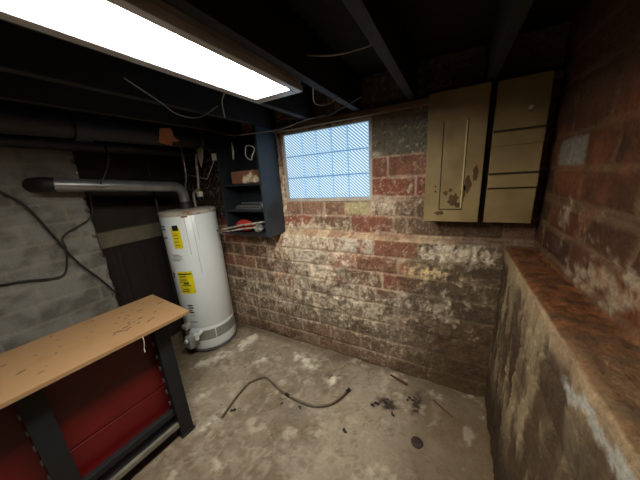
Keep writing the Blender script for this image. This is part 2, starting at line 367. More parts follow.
# ------------------------------------------------------------------ wall_right (low thick wall, ledge on top, upper wall)
def build_right():
    v = axis(-1.6, YU+.01, .011)
    prof = [(XL, z) for z in axis(0, LED-.01, .010)]+[(XL+.006, LED-.002)]+[(x, LED+.004) for x in axis(XL+.016, XU-.006, .010)]+[(XU, z) for z in axis(LED+.01, ZC+.04, .012)]
    x = np.array([p[0] for p in prof]); z = np.array([p[1] for p in prof])
    V, Z = np.meshgrid(v, z, indexing='ij'); X = np.broadcast_to(x, V.shape)
    P = np.stack([X, V, Z], -1).astype(float)
    led = (X > XL+.003) & (X < XU-.001); up = X >= XU-.001; low = ~led & ~up
    Nn = np.zeros_like(P); Nn[..., 0] = -1.; Nn[led] = (0, 0, 1.)
    S = np.where(led, X*1., Z)
    Vw = V+(fbm(V, S, 9, 15, 3)-.5)*.014; Sw = S+(fbm(V, S, 7, 19, 3)-.5)*.014
    r1 = rows_info(Vw, np.clip(Sw, 0, LED), ROWS, {}, .305, 23); r2 = rows_info(Vw, np.maximum(Sw, LED), ROWU, {4: [-3,-.6,-.2,.2,.6,.93,1.27,1.56,3], 5:[-3,.1,.5,.8,1.1,1.4,3]}, .3, 28)
    rnd = np.where(up, r2[1], r1[1]); d = np.where(up, r2[3], np.where(low, r1[3], 1.)); ri = r2[0]
    n1 = fbm(V, S, 5, 121); n2 = fbm(V, S, 15, 131, 5); n4 = fbm(V, S, 42, 151, 3)
    st = fbm(V*14, S*3.0, 1, 161, 5); stx = fbm(V*48, X*14.0, 1, 171, 5)
    c = mix(np.broadcast_to(C_(92, 50, 26), P.shape), C_(60, 37, 22), rnd)
    lw = mix(np.broadcast_to(C_(76, 58, 38), P.shape), C_(58, 43, 28), rnd); lw = mix(lw, C_(150, 132, 100), sm(.46, .68, st)*sm(.15, .6, S)*.8*sm(.4, 1.0, V))
    lw = mix(lw, C_(70, 52, 36), sm(.55, .75, fbm(V*9, S*4, 1, 181, 4))*.6); c = np.where(low[..., None], lw, c)
    c = mix(c, C_(112, 88, 62), sm(.016, .004, d-.01*(n2-.5))*up*.6)
    wp = up*np.clip(.5*gau(V, Z, 1.3, 1.32, .3, .1)+.45*gau(V, Z, .95, 1.2, .25, .07, -.3)+.3*gau(V, Z, 1.2, 1.15, .5, .05)+.4*gau(V, Z, .75, 1.22, .14, .09), 0, 1)
    c = mix(c, C_(152, 136, 110), sm(.66, .86, n2*.45+n4*.4+wp*.55)*.8*up); c = mix(c, C_(128, 74, 44), up*sm(.5, .7, fbm(V, Z, 6, 197, 4))*.35)
    m = up*sm(.012, .02, np.minimum(np.minimum(V-1.285, 1.55-V), np.minimum(Z-1.528, 1.642-Z))+.012+.01*(n2-.5)); c = mix(c, C_(122, 118, 106), m*.9)
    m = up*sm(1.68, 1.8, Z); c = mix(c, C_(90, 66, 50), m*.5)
    lc = mix(np.broadcast_to(C_(112, 66, 32), P.shape), C_(56, 37, 20), sm(.35, .75, stx*.5+n4*.5)); lc = mix(lc, C_(118, 88, 54), sm(.62, .78, fbm(V*30, X*9, 1, 191, 4))*.4)
    lc = mix(lc, C_(110, 92, 66), sm(.95, .6, V)*.55)
    c = np.where(led[..., None], lc, c)
    # crumbling pale lip and flaking white paint beneath it
    lip = low*sm(1.0, 1.06, Z+.04*(n2-.5)); c = mix(c, C_(158, 132, 100), lip*.6)
    band = low*sm(.75, .5, np.abs(Z-(1.0-.03*np.sin(V*9)+.10*(n2-.5)+.04*(n4-.5)))/.026)*sm(.76, .70, V); c = mix(c, C_(150, 146, 134), band*.92)
    c = c*(.6+.4*n2+.4*fbm(V, S, 60, 193, 3))[..., None]
    mw = sm(.011, .004, d)
    disp = -.007*mw+(n2-.5)*.012+(n4-.5)*.006+np.where(low, (st-.5)*.02, 0)+np.where(led, (stx-.5)*.012+(n4-.5)*.008, 0)
    disp = np.where(led & ((X < XL+.02)), disp*.4-.002, disp)
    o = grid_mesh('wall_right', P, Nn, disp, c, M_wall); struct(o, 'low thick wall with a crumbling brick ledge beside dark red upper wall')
build_right()

# ------------------------------------------------------------------ floor
def build_floor():
    u = axis(-2.75, .33, .012); v = axis(-1.6, YL+.03, .012); U, V = np.meshgrid(u, v, indexing='ij')
    P = np.stack([U, V, np.zeros_like(U)], -1); Nn = np.zeros_like(P); Nn[..., 2] = 1
    n1 = fbm(U, V, 2.5, 201, 4); n2 = fbm(U, V, 8, 211, 5); n3 = fbm(U, V, 22, 221, 5); n4 = fbm(U, V, 50, 231, 3)
    c = mix(np.broadcast_to(C_(156, 141, 119), P.shape), C_(118, 103, 84), sm(.38, .62, n1*.6+n2*.4)); c = mix(c, C_(196, 182, 158), sm(.5, .72, n2)*.5)
    c = mix(c, C_(108, 92, 74), sm(.56, .76, n3)*.4)
    rdg = 1-np.abs(2*fbm(U, V, 6, 255, 5)-1); c = mix(c, C_(86, 70, 52), sm(.965, .995, rdg)*.45)
    rd2 = 1-np.abs(2*fbm(U, V, 5, 257, 5)-1); c = mix(c, C_(206, 194, 170), sm(.94, .995, rd2)*.35*sm(-.3, -.9, U))
    w = 1.0*gau(U, V, -1.72, 1.42, .07, .26, -.15)+.9*gau(U, V, -1.85, 1.12, .06, .22, -.5)+1.0*gau(U, V, -1.05, 1.46, .16, .07, -.25)+.85*gau(U, V, -.75, 1.36, .10, .05)+.7*gau(U, V, -1.45, 1.32, .12, .12)+.6*gau(U, V, -1.32, .72, .08, .14)+.6*gau(U, V, -1.6, .85, .12, .1)+.5*gau(U, V, -.25, 1.45, .12, .06)+.5*gau(U, V, -.35, 1.6, .25, .05)
    f = sm(.62, .8, .55*n3+.45*n2+w*.28); c = mix(c, C_(232, 222, 200), f*.9*np.clip(w*1.6, 0, 1))
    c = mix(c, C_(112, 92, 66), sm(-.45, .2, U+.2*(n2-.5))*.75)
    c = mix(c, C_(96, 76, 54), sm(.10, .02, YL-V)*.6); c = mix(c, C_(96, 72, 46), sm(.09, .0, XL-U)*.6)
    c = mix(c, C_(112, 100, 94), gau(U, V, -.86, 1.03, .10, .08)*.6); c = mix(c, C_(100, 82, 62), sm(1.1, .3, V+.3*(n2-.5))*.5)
    gr = fbm(U, V, 30, 251, 4); c = mix(c, C_(100, 86, 68), sm(.56, .72, gr*.35+n2*.65)*.5); c = mix(c, C_(204, 190, 166), sm(.62, .74, fbm(U, V, 11, 261, 5))*.4); c = mix(c, C_(92, 76, 58), sm(-1.85, -2.05, U)*.6)
    dd = gau(U, V, -.30, 1.34, .07, .05)+gau(U, V, -.12, 1.42, .03, .10); c = mix(c, C_(60, 48, 36), sm(.5, .72, n4+.35*dd)*np.clip(dd*1.5, 0, 1))
    sp = sm(.80, .84, fbm(U, V, 38, 241, 1)); c = mix(c, C_(84, 68, 52), sp*.0)
    c = c*(.84+.18*n3+.14*gr)[..., None]
    disp = (n1-.5)*.012+(n2-.5)*.006+(n3-.5)*.004+f*.004*np.clip(w, 0, 1)+.03*sm(.07, 0, YL-V)*(U > -1.6)*n2+.02*sm(.05, 0, XL-U)
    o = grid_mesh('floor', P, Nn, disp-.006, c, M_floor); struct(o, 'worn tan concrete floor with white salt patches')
build_floor()

# ------------------------------------------------------------------ left side: chimney mass, recess, other walls
def build_left():
    X0 = -2.30; YE = .735
    v = axis(-1.6, YE-.006, .014); prof = [('f', p) for p in v]+[('c', YE-.001)]+[('e', x) for x in axis(X0-.012, -2.66, .02)[::-1]]
    z = axis(0, ZC+.03, .013)
    a = np.array([[X0, p] if k == 'f' else ([X0-.004, YE] if k == 'c' else [p, YE+.0]) for k, p in prof])
    s = np.concatenate([[0], np.cumsum(np.hypot(*(a[1:]-a[:-1]).T))])
    S, Z = np.meshgrid(s, z, indexing='ij'); P = np.zeros(S.shape+(3,)); P[..., 0] = a[:, 0][:, None]; P[..., 1] = a[:, 1][:, None]; P[..., 2] = Z
    Nn = np.zeros_like(P); face = np.array([k == 'f' for k, _ in prof]); Nn[face, :, 0] = 1; Nn[~face, :, 1] = 1
    Sw = S+(fbm(S, Z, 8, 311, 3)-.5)*.02; Zw = np.clip(Z+(fbm(S, Z, 8, 317, 3)-.5)*.02, 0, 3)
    r = rows_info(Sw-2, Zw, list(np.arange(0, 2.6, .125)), {}, .3, 37); d = r[3]
    n2 = fbm(S, Z, 9, 321, 5); n3 = fbm(S, Z, 26, 331, 5)
    c = mix(np.broadcast_to(C_(122, 119, 110), P.shape), C_(92, 88, 78), sm(.4, .7, n2)); c = mix(c, C_(150, 140, 124), sm(.012, .004, d)*.35)
    c = mix(c, C_(120, 104, 86), sm(.66, .8, n3)*.6)
    c = np.where(face[:, None, None], c, mix(np.broadcast_to(C_(112, 88, 66), P.shape), C_(80, 62, 48), n2))
    c = mix(c, C_(120, 108, 84), sm(1.62, 1.8, Z)*.5)
    disp = -.004*sm(.012, .004, d)+(n2-.5)*.012+(n3-.5)*.006
    rag = np.zeros_like(disp); rag[face] = -.02*sm(YE-.05, YE, P[face][..., 1])*sm(.4, .7, n3[face]); disp = disp+rag; disp[~face] += -.03*sm(.5, .6, fbm(S, Z, 17, 351, 3)[~face])-.012*sm(.6, .4, r[1][~face])*sm(.008, .014, d[~face])
    o = grid_mesh('wall_left', P, Nn, disp, c, M_paint); struct(o, 'whitewashed block wall on the left with a ragged brick end')
build_left()
struct(MB().box(-2.72, -2.62, .70, 1.72, 0, ZC).build('wall_recess', mat('dark_recess_wall', (50, 42, 34), rough=.9, var=.4, scale=7)), 'dark back of the recess beside the water heater')
struct(MB().box(-2.75, .55, -1.7, -1.6, 0, ZC).build('wall_rear', mat('rear_wall_block', (120, 110, 98), rough=.9, scale=5)), 'plain block wall behind the camera')
o = MB().box(-2.62, -2.56, .735, 1.62, .0, 1.085)
for k in range(5): o.box(-2.562, -2.552, .76+k*.17, .76+k*.17+.155, .02, 1.08)
struct(o.build('door_1', M_doorw, bevel=.003), 'dark brown boards closing the recess under the pale lintel')
struct(MB().box(-2.64, -2.545, .735, 1.66, 1.088, 1.225).build('trim_1', M_lint, bevel=.006), 'pale stone lintel in the recess left of the water heater')

# ceiling, plate
struct(MB().box(-2.75, .55, -1.7, 1.85, ZC, ZC+.03).build('ceiling', M_board), 'dark floor boards overhead')
for i, (x0, lab) in enumerate([(-2.13, 'dark joist over the flue pipe, farthest left'), (-1.70, 'dark joist right of the cast iron pipe'), (-1.33, 'dark joist above the shelf unit'), (-.962, 'dark joist along the left side of the light panel'), (-.602, 'dark joist along the right side of the light panel'), (-.262, 'dark joist between the light panel and the cream cabinet'), (.115, 'dark joist over the cream cabinet, farthest right')]):
    x1 = x0+.042
    o = MB().box(x0, x1, -1.59, 1.695, 1.957, ZC-.001).build('trim_%d' % (i+3), M_joist, bevel=.002)
    struct(o, lab)
struct(MB().box(-1.32, .42, 1.655, 1.699, 1.92, 1.955).build('trim_2', M_sill, bevel=.003), 'dusty timber plate above the glass block window')

# ------------------------------------------------------------------ window_1
yg = YU+.012
fr = MB()
fr.box(WX0-.02, WX0+.004, YU-.001, YU+.11, WZ0-.02, WZ1+.02).box(WX1-.002, WX1+.02, YU-.001, YU+.11, WZ0-.02, WZ1+.02)
fr.box(WX0, WX1, YU-.004, YU+.11, WZ0-.02, WZ0+.004).box(WX0, WX1, YU-.001, YU+.11, WZ1-.003, WZ1+.02)
win = struct(fr.build('window_1', M_reveal, org=(WX0, YU, WZ0)), 'small glass block window of five by three ribbed blocks')
MB().box(WX0, WX1, yg+.012, yg+.09, WZ0, WZ1).build('mortar_joint', M_mortar, win)
xs = [-1.229, -1.060, -.934, -.807, -.679, -.518]; zs = [1.389+.1693*k for k in range(4)]
for i in range(5):
    for j in range(3):
        a, b, c0, d0 = xs[i]+.0028, xs[i+1]-.0028, zs[j]+.0028, zs[j+1]-.0028
        rim = MB().box(a, b, yg+.001, yg+.06, c0, d0).build('glass_block', M_glassedge, win, bevel=.003)
        MB().box(a+.006, b-.006, yg-.003, yg+.003, c0+.006, d0-.006).build('ribbed_face', M_glass, rim)

# ------------------------------------------------------------------ ceiling light
lt = thing('ceiling_light', 'long rectangular fluorescent panel glowing between the dark joists', 'ceiling light', (-.76, .43, 1.93))
LX0, LX1, LY0, LY1 = -.842, -.645, -.20, .978
OX0, OX1, OY0, OY1 = -.880, -.614, -.26, 1.036
fm = MB()
fm.box(OX0, LX0, OY0, OY1, 1.925, 1.952).box(LX1, OX1, OY0, OY1, 1.925, 1.952)
fm.box(LX0, LX1, OY0, LY0, 1.925, 1.952).box(LX0, LX1, LY1, OY1, 1.925, 1.952)
fm.build('frame', M_frame, lt, bevel=.003)
MB().box(OX0+.005, OX1-.005, OY0+.005, OY1-.005, 1.953, 2.04).build('housing', M_frame, lt, bevel=.003)
MB().box(LX0, LX1, LY0, LY1, 1.944, 1.951).build('lens', M_lens, lt)

# ------------------------------------------------------------------ water heater
HC = (-2.10, 1.335); HR = .230; HZ = 1.352
wh = thing('water_heater', 'tall white cylindrical water heater with yellow labels in the corner', 'water heater', (HC[0], HC[1], 0))
hc = (HC[0], HC[1], 0)
MB().lathe(hc, [(HR-.012, .035), (HR-.003, .042), (HR, .055), (HR, .262), (HR-.002, .266), (HR, .27), (HR, 1.315), (HR-.002, 1.318)], n=72).build('tank', M_tank, wh, smooth='auto')
MB().lathe(hc, [(HR-.002, 1.316), (HR+.004, 1.318), (HR+.004, 1.345), (HR-.004, HZ), (.10, HZ+.008), (0.01, HZ+.01)], n=72).build('top_cap', M_tanktop, wh, smooth='auto')
MB().lathe(hc, [(HR-.01, 0.01), (HR-.006, .02), (HR-.006, .036)], n=60).build('base_ring', M_greytext, wh, smooth='auto')
def patch(a0, a1, z0, z1, dr=.0015, n=8, skew=0):
    m = MB(); r = HR+dr; vs = []; A0, A1 = math.radians(a0), math.radians(a1)
    for rr in (r-.004, r):
        for zz in (z0, z1):
            for k in range(n+1):
                a = A0+(A1-A0)*k/n+(skew if zz == z1 else 0); vs.append((HC[0]+rr*math.cos(a), HC[1]+rr*math.sin(a), zz))
    w = n+1; fs = []
    for k in range(n):
        fs += [(2*w+k, 2*w+k+1, 3*w+k+1, 3*w+k), (k, w+k, w+k+1, k+1), (k, k+1, 2*w+k+1, 2*w+k), (w+k, 3*w+k, 3*w+k+1, w+k+1)]
    fs += [(0, 2*w, 3*w, w), (n, w+n, 3*w+n, 2*w+n)]
    return m.add(vs, fs)
tg = patch(-74, -55, 1.045, 1.225).build('hanging_tag', M_yellow, wh)
def merge(*ms):
    r = MB()
    for m in ms: r.add(m.v, m.f)
    return r
merge(patch(-70, -58, 1.20, 1.245, .0035)).build('tag_print', M_black, tg)
M_olive = mat('olive_print', (150, 136, 20))
for z in (1.07, 1.10, 1.13, 1.16): patch(-70, -61, z, z+.008, .003).build('tag_text', M_olive, tg)
el = patch(-84, -49, .625, .835).build('energy_label', M_yellow, wh)
merge(patch(-82, -51, .807, .817, .003), *[patch(-80+random.uniform(0, 4), -60+random.uniform(-4, 6), z, z+.007, .003) for z in (.785, .755, .735, .70, .665, .645)], patch(-72, -60, .715, .73, .003)).build('label_print', M_black, el)
merge(*[patch(-88+random.uniform(0, 3), -64+random.uniform(-4, 3), z, z+.006) for z in (.935, .95, .97, .985)]).build('fine_print', M_greytext, wh)
M_logo = mat('blue_grey_print', (70, 90, 120))
for z in (1.23, 1.205, 1.13): patch(-104, -90, z, z+.012).build('logo_print', M_logo, wh)
merge(patch(-104, -92, .80, .815), patch(-103, -95, .77, .79)).build('warning_print', M_red, wh)
for pm in [patch(-76+random.uniform(0, 2), -64+random.uniform(-2, 3), z, z+.012) for z in (.50, .475, .45, .43)]+[patch(-74, -62, .40, .404), patch(-76, -60, .335, .341)]: pm.build('black_print', M_black, wh)
merge(patch(-66, -27, .135, .235), patch(-25, 42, .135, .235)).build('access_band', M_band, wh)
merge(patch(-43, -42.2, .98, 1.315), patch(-30, -29.2, .80, 1.31), patch(-22, -21.5, 1.1, 1.31)).build('drip_stain', M_dirtline, wh)
merge(patch(-48, -36, 1.304, 1.316, .003)).build('rust_stain', M_rust, wh)
gc = MB().box(-2.075, -2.005, 1.035, 1.125, .10, .215).build('gas_control', M_greybox, wh, bevel=.006)
MB().tube([(-2.04, 1.035, .185), (-2.04, 1.018, .185)], .02, 16).build('control_knob', M_white, gc, smooth='auto')
MB().tube([(-1.965, 1.14, .235), (-1.95, 1.09, .235), (-1.945, 1.07, .23)], [.016, .016, .013], 14).build('drain_valve', M_white, wh, smooth='auto')
MB().tube([(-1.945, 1.075, .258), (-1.945, 1.075, .205)], .021, 12).build('valve_handle', M_white, wh, smooth='auto')
MB().tube([(-2.07, 1.075, .215), (-2.07, 1.06, .27), (-2.09, 1.08, .32), (-2.12, 1.11, .33)], .007, 8, smooth=5).build('gas_tube', M_brass, wh, smooth=True)
MB().box(-2.12, -2.06, 1.06, 1.115, .27, .315).build('thermostat_body', M_greybox, wh, bevel=.005)
MB().tube([(-1.935, 1.495, 1.12), (-1.90, 1.50, 1.12), (-1.885, 1.47, 1.115)], .012, 10).build('relief_valve', M_brass, wh, smooth='auto')

# flue pipe
fl = thing('flue_pipe', 'grey metal flue pipe running from the water heater along the left wall', 'pipe', (-2.09, 1.34, HZ+.008))
FR = .041
pts = [(-2.10, 1.325, HZ+.012), (-2.10, 1.325, 1.47)]+[(-2.10-.001*k, 1.325-.075*(1-math.cos(t)), 1.47+.085*math.sin(t)) for k, t in enumerate([.3, .6, .9, 1.2, 1.5])]+[(-2.160, .55, 1.615)]
MB().tube(pts, FR, 20).build('pipe', M_galv, fl, smooth='auto')
MB().lathe((-2.10, 1.325, HZ+.01), [(.062, 0), (.06, .02), (.045, .045), (.043, .06)], 24).build('draft_hood', M_galvd, fl, smooth='auto')
for y_ in (.86, 1.07, 1.22):
    t = (1.25-y_)/.73; zz = 1.556+.062*t; xx = -2.105-.06*t
    MB().tube([(xx, y_, zz), (xx, y_-.012, zz+.001)], FR+.002, 20).build('seam_ring', M_galv, fl, smooth='auto')
MB().tube([(-2.160, .56, 1.615), (-2.172, .53, 1.617), (-2.20, .512, 1.618), (-2.24, .505, 1.62), (-2.315, .50, 1.62)], [.0425, .045, .046, .046, .047], 20, smooth=3).build('wall_elbow', M_galvd, fl, smooth='auto')

# cast iron waste pipe under the joists
sp = thing('waste_pipe', 'fat dark cast iron pipe slung under the joists above the flue', 'pipe', (-1.88, .1, 1.9))
MB().tube([(-1.88, -1.58, 1.915), (-1.88, 1.45, 1.915), (-1.88, 1.69, 1.915)], .066, 24).build('pipe', M_iron, sp, smooth='auto')
MB().tube([(-1.88, 1.40, 1.915), (-1.88, 1.47, 1.915)], .078, 24).build('hub', M_iron, sp, smooth='auto')
MB().tube([(-1.88, .62, 1.915), (-1.88, .70, 1.915)], .078, 24).build('hub', M_iron, sp, smooth='auto')
MB().tube([(-1.88, 1.385, 1.915), (-1.88, 1.398, 1.915)], .080, 24).build('clamp_band', M_slot, sp, smooth='auto')
s2 = MB().tube([(-2.19, -1.58, 1.89), (-2.19, 1.0, 1.86), (-2.19, 1.69, 1.85)], .040, 18).build('drain_pipe', M_iron, smooth='auto')
tag(s2, 'thinner dark pipe running beside the fat cast iron pipe', 'pipe')

# supply pipes
cp = thing('supply_pipe', 'pale thin water pipe dropping to the heater top with a small shutoff valve', 'pipe', (-1.98, 1.36, HZ))
MB().tube([(-1.90, 1.45, 1.835), (-1.93, 1.40, 1.80), (-1.955, 1.395, 1.62), (-1.965, 1.39, 1.545), (-1.985, 1.39, 1.515), (-2.04, 1.385, 1.49), (-2.05, 1.385, 1.46), (-2.05, 1.385, HZ+.008)], .0105, 12, smooth=4).build('pipe', M_pvc, cp, smooth=True)
MB().box(-1.985, -1.945, 1.37, 1.41, 1.455, 1.50).build('valve_body', M_paper, cp, bevel=.006)
MB().tube([(-1.965, 1.39, 1.50), (-1.965, 1.39, 1.53)], .012, 10).build('valve_stem', M_brass, cp, smooth='auto')
tp = MB().tube([(-2.12, 1.40, 1.957), (-2.115, 1.40, 1.76), (-2.13, 1.40, 1.62), (-2.165, 1.40, 1.55), (-2.17, 1.40, HZ+.008)], .007, 10, smooth=4).build('hot_water_pipe', M_pvc, smooth=True)
tag(tp, 'narrow grey pipe entering the heater top behind the flue elbow', 'pipe')
gp = thing('gas_pipe', 'upright thin dark pipe left of the water heater', 'pipe', (-2.34, 1.18, 0))
MB().tube([(-2.36, 1.22, 1.957), (-2.36, 1.22, 1.5), (-2.35, 1.21, 1.0), (-2.345, 1.18, .45), (-2.345, 1.17, .012)], .011, 12).build('pipe', M_galvd, gp, smooth='auto')
MB().tube([(-2.355, 1.215, 1.30), (-2.355, 1.215, 1.335)], .018, 12).build('coupling', M_galvd, gp, smooth='auto')
MB().tube([(-2.346, 1.185, .50), (-2.346, 1.185, .55)], .019, 12).build('coupling', M_galvd, gp, smooth='auto')

# ------------------------------------------------------------------ shelf unit
SX0, SX1, SY0, SY1, SZ0, SZ1 = -1.775, -1.292, 1.455, 1.688, 1.112, 1.95
sh = thing('wall_shelf', 'dark blue-grey open wall shelf unit left of the glass block window', 'shelf', ((SX0+SX1)/2, 1.57, SZ0))
MB().box(SX1-.022, SX1, SY0, SY1, SZ0-.012, SZ1).build('side_panel', M_blue, sh, bevel=.002)
MB().box(SX0, SX0+.02, SY0+.01, SY1, SZ0, SZ1).build('side_panel', M_bluedark, sh, bevel=.002)
MB().box(SX0+.02, SX1-.022, SY1-.008, SY1-.001, SZ0, SZ1).build('back_panel', M_bluedark, sh)
for z_ in (SZ0, 1.318, 1.532): MB().box(SX0+.0205, SX1-.0225, SY0+.012, SY1-.009, z_-.008, z_+.008).build('shelf_board', M_bluedark, sh, bevel=.0015)

b = tag(MB().box(-1.66, -1.40, 1.49, 1.64, 1.541, 1.645).build('storage_case', M_caseb, bevel=.012), 'worn brown case with pale torn patches on the top shelf', 'box')
m_ = MB()
m_.box(-1.66, -1.37, 1.49, 1.60, 1.327, 1.345).box(-1.64, -1.38, 1.48, 1.59, 1.350, 1.362)
m_.box(-1.64, -1.63, 1.49, 1.60, 1.345, 1.351).box(-1.39, -1.38, 1.49, 1.59, 1.345, 1.351)
tag(m_.build('metal_tray', M_slot, bevel=.003), 'stacked grey metal trays on the middle shelf', 'tray')
tag(MB().blob((-1.345, 1.52, 1.36), (.022, .03, .033), 3).build('crumpled_wrapper', M_paper, smooth=True), 'white crumpled wrapper at the right end of the middle shelf', 'wrapper')
tag(MB().tube([(-1.66, 1.57, 1.38), (-1.37, 1.55, 1.385)], .009, 10).build('steel_bar', M_slot, smooth='auto'), 'thin steel bar lying on the metal trays', 'bar')
bpy.data.objects['steel_bar'].location.z -= .008
tag(MB().blob((-1.63, 1.54, 1.172), (.10, .06, .056), 9, n=18, rough=.12).build('folded_cloth', M_cloth, smooth=True), 'red folded cloth on the bottom shelf', 'cloth')
tag(MB().blob((-1.48, 1.55, 1.155), (.05, .045, .038), 12, n=16, rough=.2).build('paper_wad', M_paper, smooth=True), 'white paper wad beside the red cloth on the bottom shelf', 'paper')
tag(MB().tube([(-1.85, 1.41, 1.145), (-1.6, 1.462, 1.192), (-1.335, 1.51, 1.225)], .0085, 10).build('metal_rod', M_rod, smooth='auto'), 'upper pale rod sticking out over the red cloth', 'rod')
tag(MB().tube([(-1.83, 1.432, 1.123), (-1.6, 1.455, 1.160), (-1.335, 1.485, 1.188)], .0075, 10).build('metal_rod', M_rod, smooth='auto'), 'lower pale rod sticking out across the bottom shelf edge', 'rod')
tag(MB().tube([(-1.80, 1.42, 1.129), (-1.55, 1.458, 1.128), (-1.34, 1.49, 1.127)], .006, 10).build('metal_rod', M_cord, smooth='auto'), 'dark rod beneath the two pale rods on the bottom shelf', 'rod')
cc = MB()
cc.tube([(-1.42+.045*math.cos(t)+.01*math.sin(3*t), 1.50+.01*math.sin(t*2), 1.775+.055*math.sin(t)) for t in [k*.45 for k in range(30)]], .0045, 8)
tag(cc.build('cable_coil', M_paper, smooth=True), 'pale coiled cable hanging in the top of the shelf unit', 'cable')
tag(MB().tube([(-1.60, 1.50, 1.87), (-1.595, 1.498, 1.80), (-1.605, 1.497, 1.74)], [.004, .010, .005], 8, smooth=4).build('hanging_tool', M_rod, smooth=True), 'small pale tool hanging left of the coiled cable', 'tool')
tag(MB().box(-1.775, -1.745, 1.425, 1.452, 1.745, 1.80).build('switch_box', M_paper, bevel=.004), 'small white switch box on the left edge of the shelf unit', 'switch')
tag(MB().tube([(-1.755, 1.43, 1.745), (-1.80, 1.42, 1.68), (-1.86, 1.41, 1.60), (-1.95, 1.41, 1.62), (-2.14, 1.41, 1.66)], .0035, 8).build('switch_wire', M_wire, smooth=True), 'thin pale wire bent down from the white switch box', 'wire')

# scraps hanging near the pipe
m_ = MB().add([(-1.808, 1.07, 1.955), (-1.808, 1.15, 1.965), (-1.803, 1.155, 1.905), (-1.80, 1.19, 1.88), (-1.803, 1.135, 1.868), (-1.80, 1.125, 1.842), (-1.803, 1.04, 1.856)], [(0,1,2,3,4,5,6)])
o = m_.build('cardboard_scrap', M_orange); o.modifiers.new('t', 'SOLIDIFY').thickness = .004; tag(o, 'torn orange cardboard scrap tucked against the cast iron pipe', 'cardboard')
m_ = MB().add([(-1.885, 1.375, 1.84), (-1.80, 1.375, 1.85), (-1.81, 1.37, 1.78), (-1.86, 1.372, 1.70), (-1.875, 1.37, 1.78)], [(0,1,2,3,4)])
o = m_.build('hanging_rag', M_rag); o.modifiers.new('t', 'SOLIDIFY').thickness = .005; tag(o, 'pale pointed rag hanging beside the supply pipe', 'rag')

# wires under the joists
def wire(name, pts, r, m, lab, cat='wire', sm_=6): return tag(MB().tube(pts, r, 8, smooth=sm_).build(name, m, smooth=True), lab, cat)
wire('electrical_wire', [(-1.10, .56, 1.955), (-1.177, .722, 1.925), (-1.264, .842, 1.915), (-1.299, .947, 1.918), (-1.251, .994, 1.925), (-1.13, 1.0, 1.955)], .003, M_wire, 'thin pale wire sagging left of the light panel')
wire('electrical_wire', [(-1.90, 1.56, 2.0), (-1.714, 1.52, 1.955), (-1.492, 1.445, 1.905), (-1.285, 1.435, 1.892), (-1.14, 1.55, 1.912), (-.962, 1.58, 1.945), (-.80, 1.6, 1.957)], .004, M_wire, 'grey wire drooping across the top of the shelf unit')
wire('electrical_wire', [(-.955, .90, 1.96), (-1.03, .945, 1.95), (-1.08, .99, 1.93), (-1.11, 1.02, 1.90)], .003, M_rag, 'short pale wire end hanging left of the light panel corner')
wire('electrical_wire', [(-.595, 1.10, 1.962), (-.66, 1.22, 1.93), (-.62, 1.28, 1.925), (-.565, 1.33, 1.962)], .003, M_wire, 'grey wire looping past the far end of the light panel')
wire('electrical_wire', [(-1.0, 1.42, 1.956), (-.93, 1.45, 1.935), (-.75, 1.52, 1.93), (-.60, 1.45, 1.94), (-.45, 1.38, 1.957)], .003, M_cord, 'dark wire strung above the glass block window')
wire('electrical_wire', [(-.56, 1.0, 2.04), (-.45, 1.02, 2.02), (-.35, 1.06, 2.03), (-.26, 1.07, 2.04)], .004, M_wire, 'grey wire crossing between the two joists right of the light')
wire('electrical_wire', [(-1.262, 1.65, 1.91), (-1.256, 1.66, 1.84), (-1.27, 1.68, 1.76), (-1.275, 1.685, 1.70)], .003, M_rag, 'short white wire beside the left edge of the glass block window')

# cords on the left wall
wire('power_cord', [(-2.275, .30, 1.64), (-2.272, .419, 1.526), (-2.272, .495, 1.323), (-2.272, .564, 1.106), (-2.272, .659, .922), (-2.272, .717, .796), (-2.30, .76, .74)], .0065, M_cord, 'straight black cord slanting down the whitewashed wall', 'cord')
wire('power_cord', [(-2.10, .84, 1.86), (-2.08, .84, 1.78), (-2.10, .81, 1.683), (-2.11, .76, 1.60), (-2.20, .73, 1.55), (-2.262, .735, 1.481), (-2.265, .728, 1.41), (-2.27, .684, 1.36), (-2.272, .547, 1.283), (-2.272, .538, 1.187), (-2.272, .498, 1.043), (-2.272, .431, 1.026), (-2.272, .302, 1.06), (-2.272, .1, 1.08), (-2.272, -.3, 1.12)], .005, M_cord, 'crooked black cord looping down the whitewashed wall', 'cord')

# ------------------------------------------------------------------ cream cabinet
cb = thing('wall_cabinet', 'cream painted two door wall cabinet stained brown, above the ledge', 'cabinet', (.13, 1.65, 1.245))
MB().box(-.125, .374, 1.622, 1.688, 1.262, 1.95).build('body', M_cabline, cb, bevel=.002)
dl = MB().box(-.142, .139, 1.578, 1.602, 1.248, 1.95).build('door', M_cab, cb, bevel=.003)
fr = MB()
fr.box(-.0625, -.0575, 1.5765, 1.5785, 1.322, 1.80).box(.0535, .0575, 1.5770, 1.5785, 1.322, 1.80).box(-.0625, .0575, 1.5765, 1.5785, 1.318, 1.324)
fr.build('panel_groove', M_cabline, dl)
MB().box(.046, .0530, 1.5745, 1.5785, 1.33, 1.79).build('panel_bead', mat('cream_bead', (206, 190, 136)), dl)
g = MB()
def spl(cx, cz, rx, rz, seed):
    rg = random.Random(seed); n = 16; P_ = [(cx+rx*math.cos(t)*rg.uniform(.5, 1.15), 1.5755, cz+rz*math.sin(t)*rg.uniform(.5, 1.15)) for t in [2*math.pi*k/n for k in range(n)]]
    vs = P_+[(p[0], 1.579, p[2]) for p in P_]
    g.add(vs, [tuple(range(n))]+[(k, (k+1) % n, n+(k+1) % n, n+k) for k in range(n)])
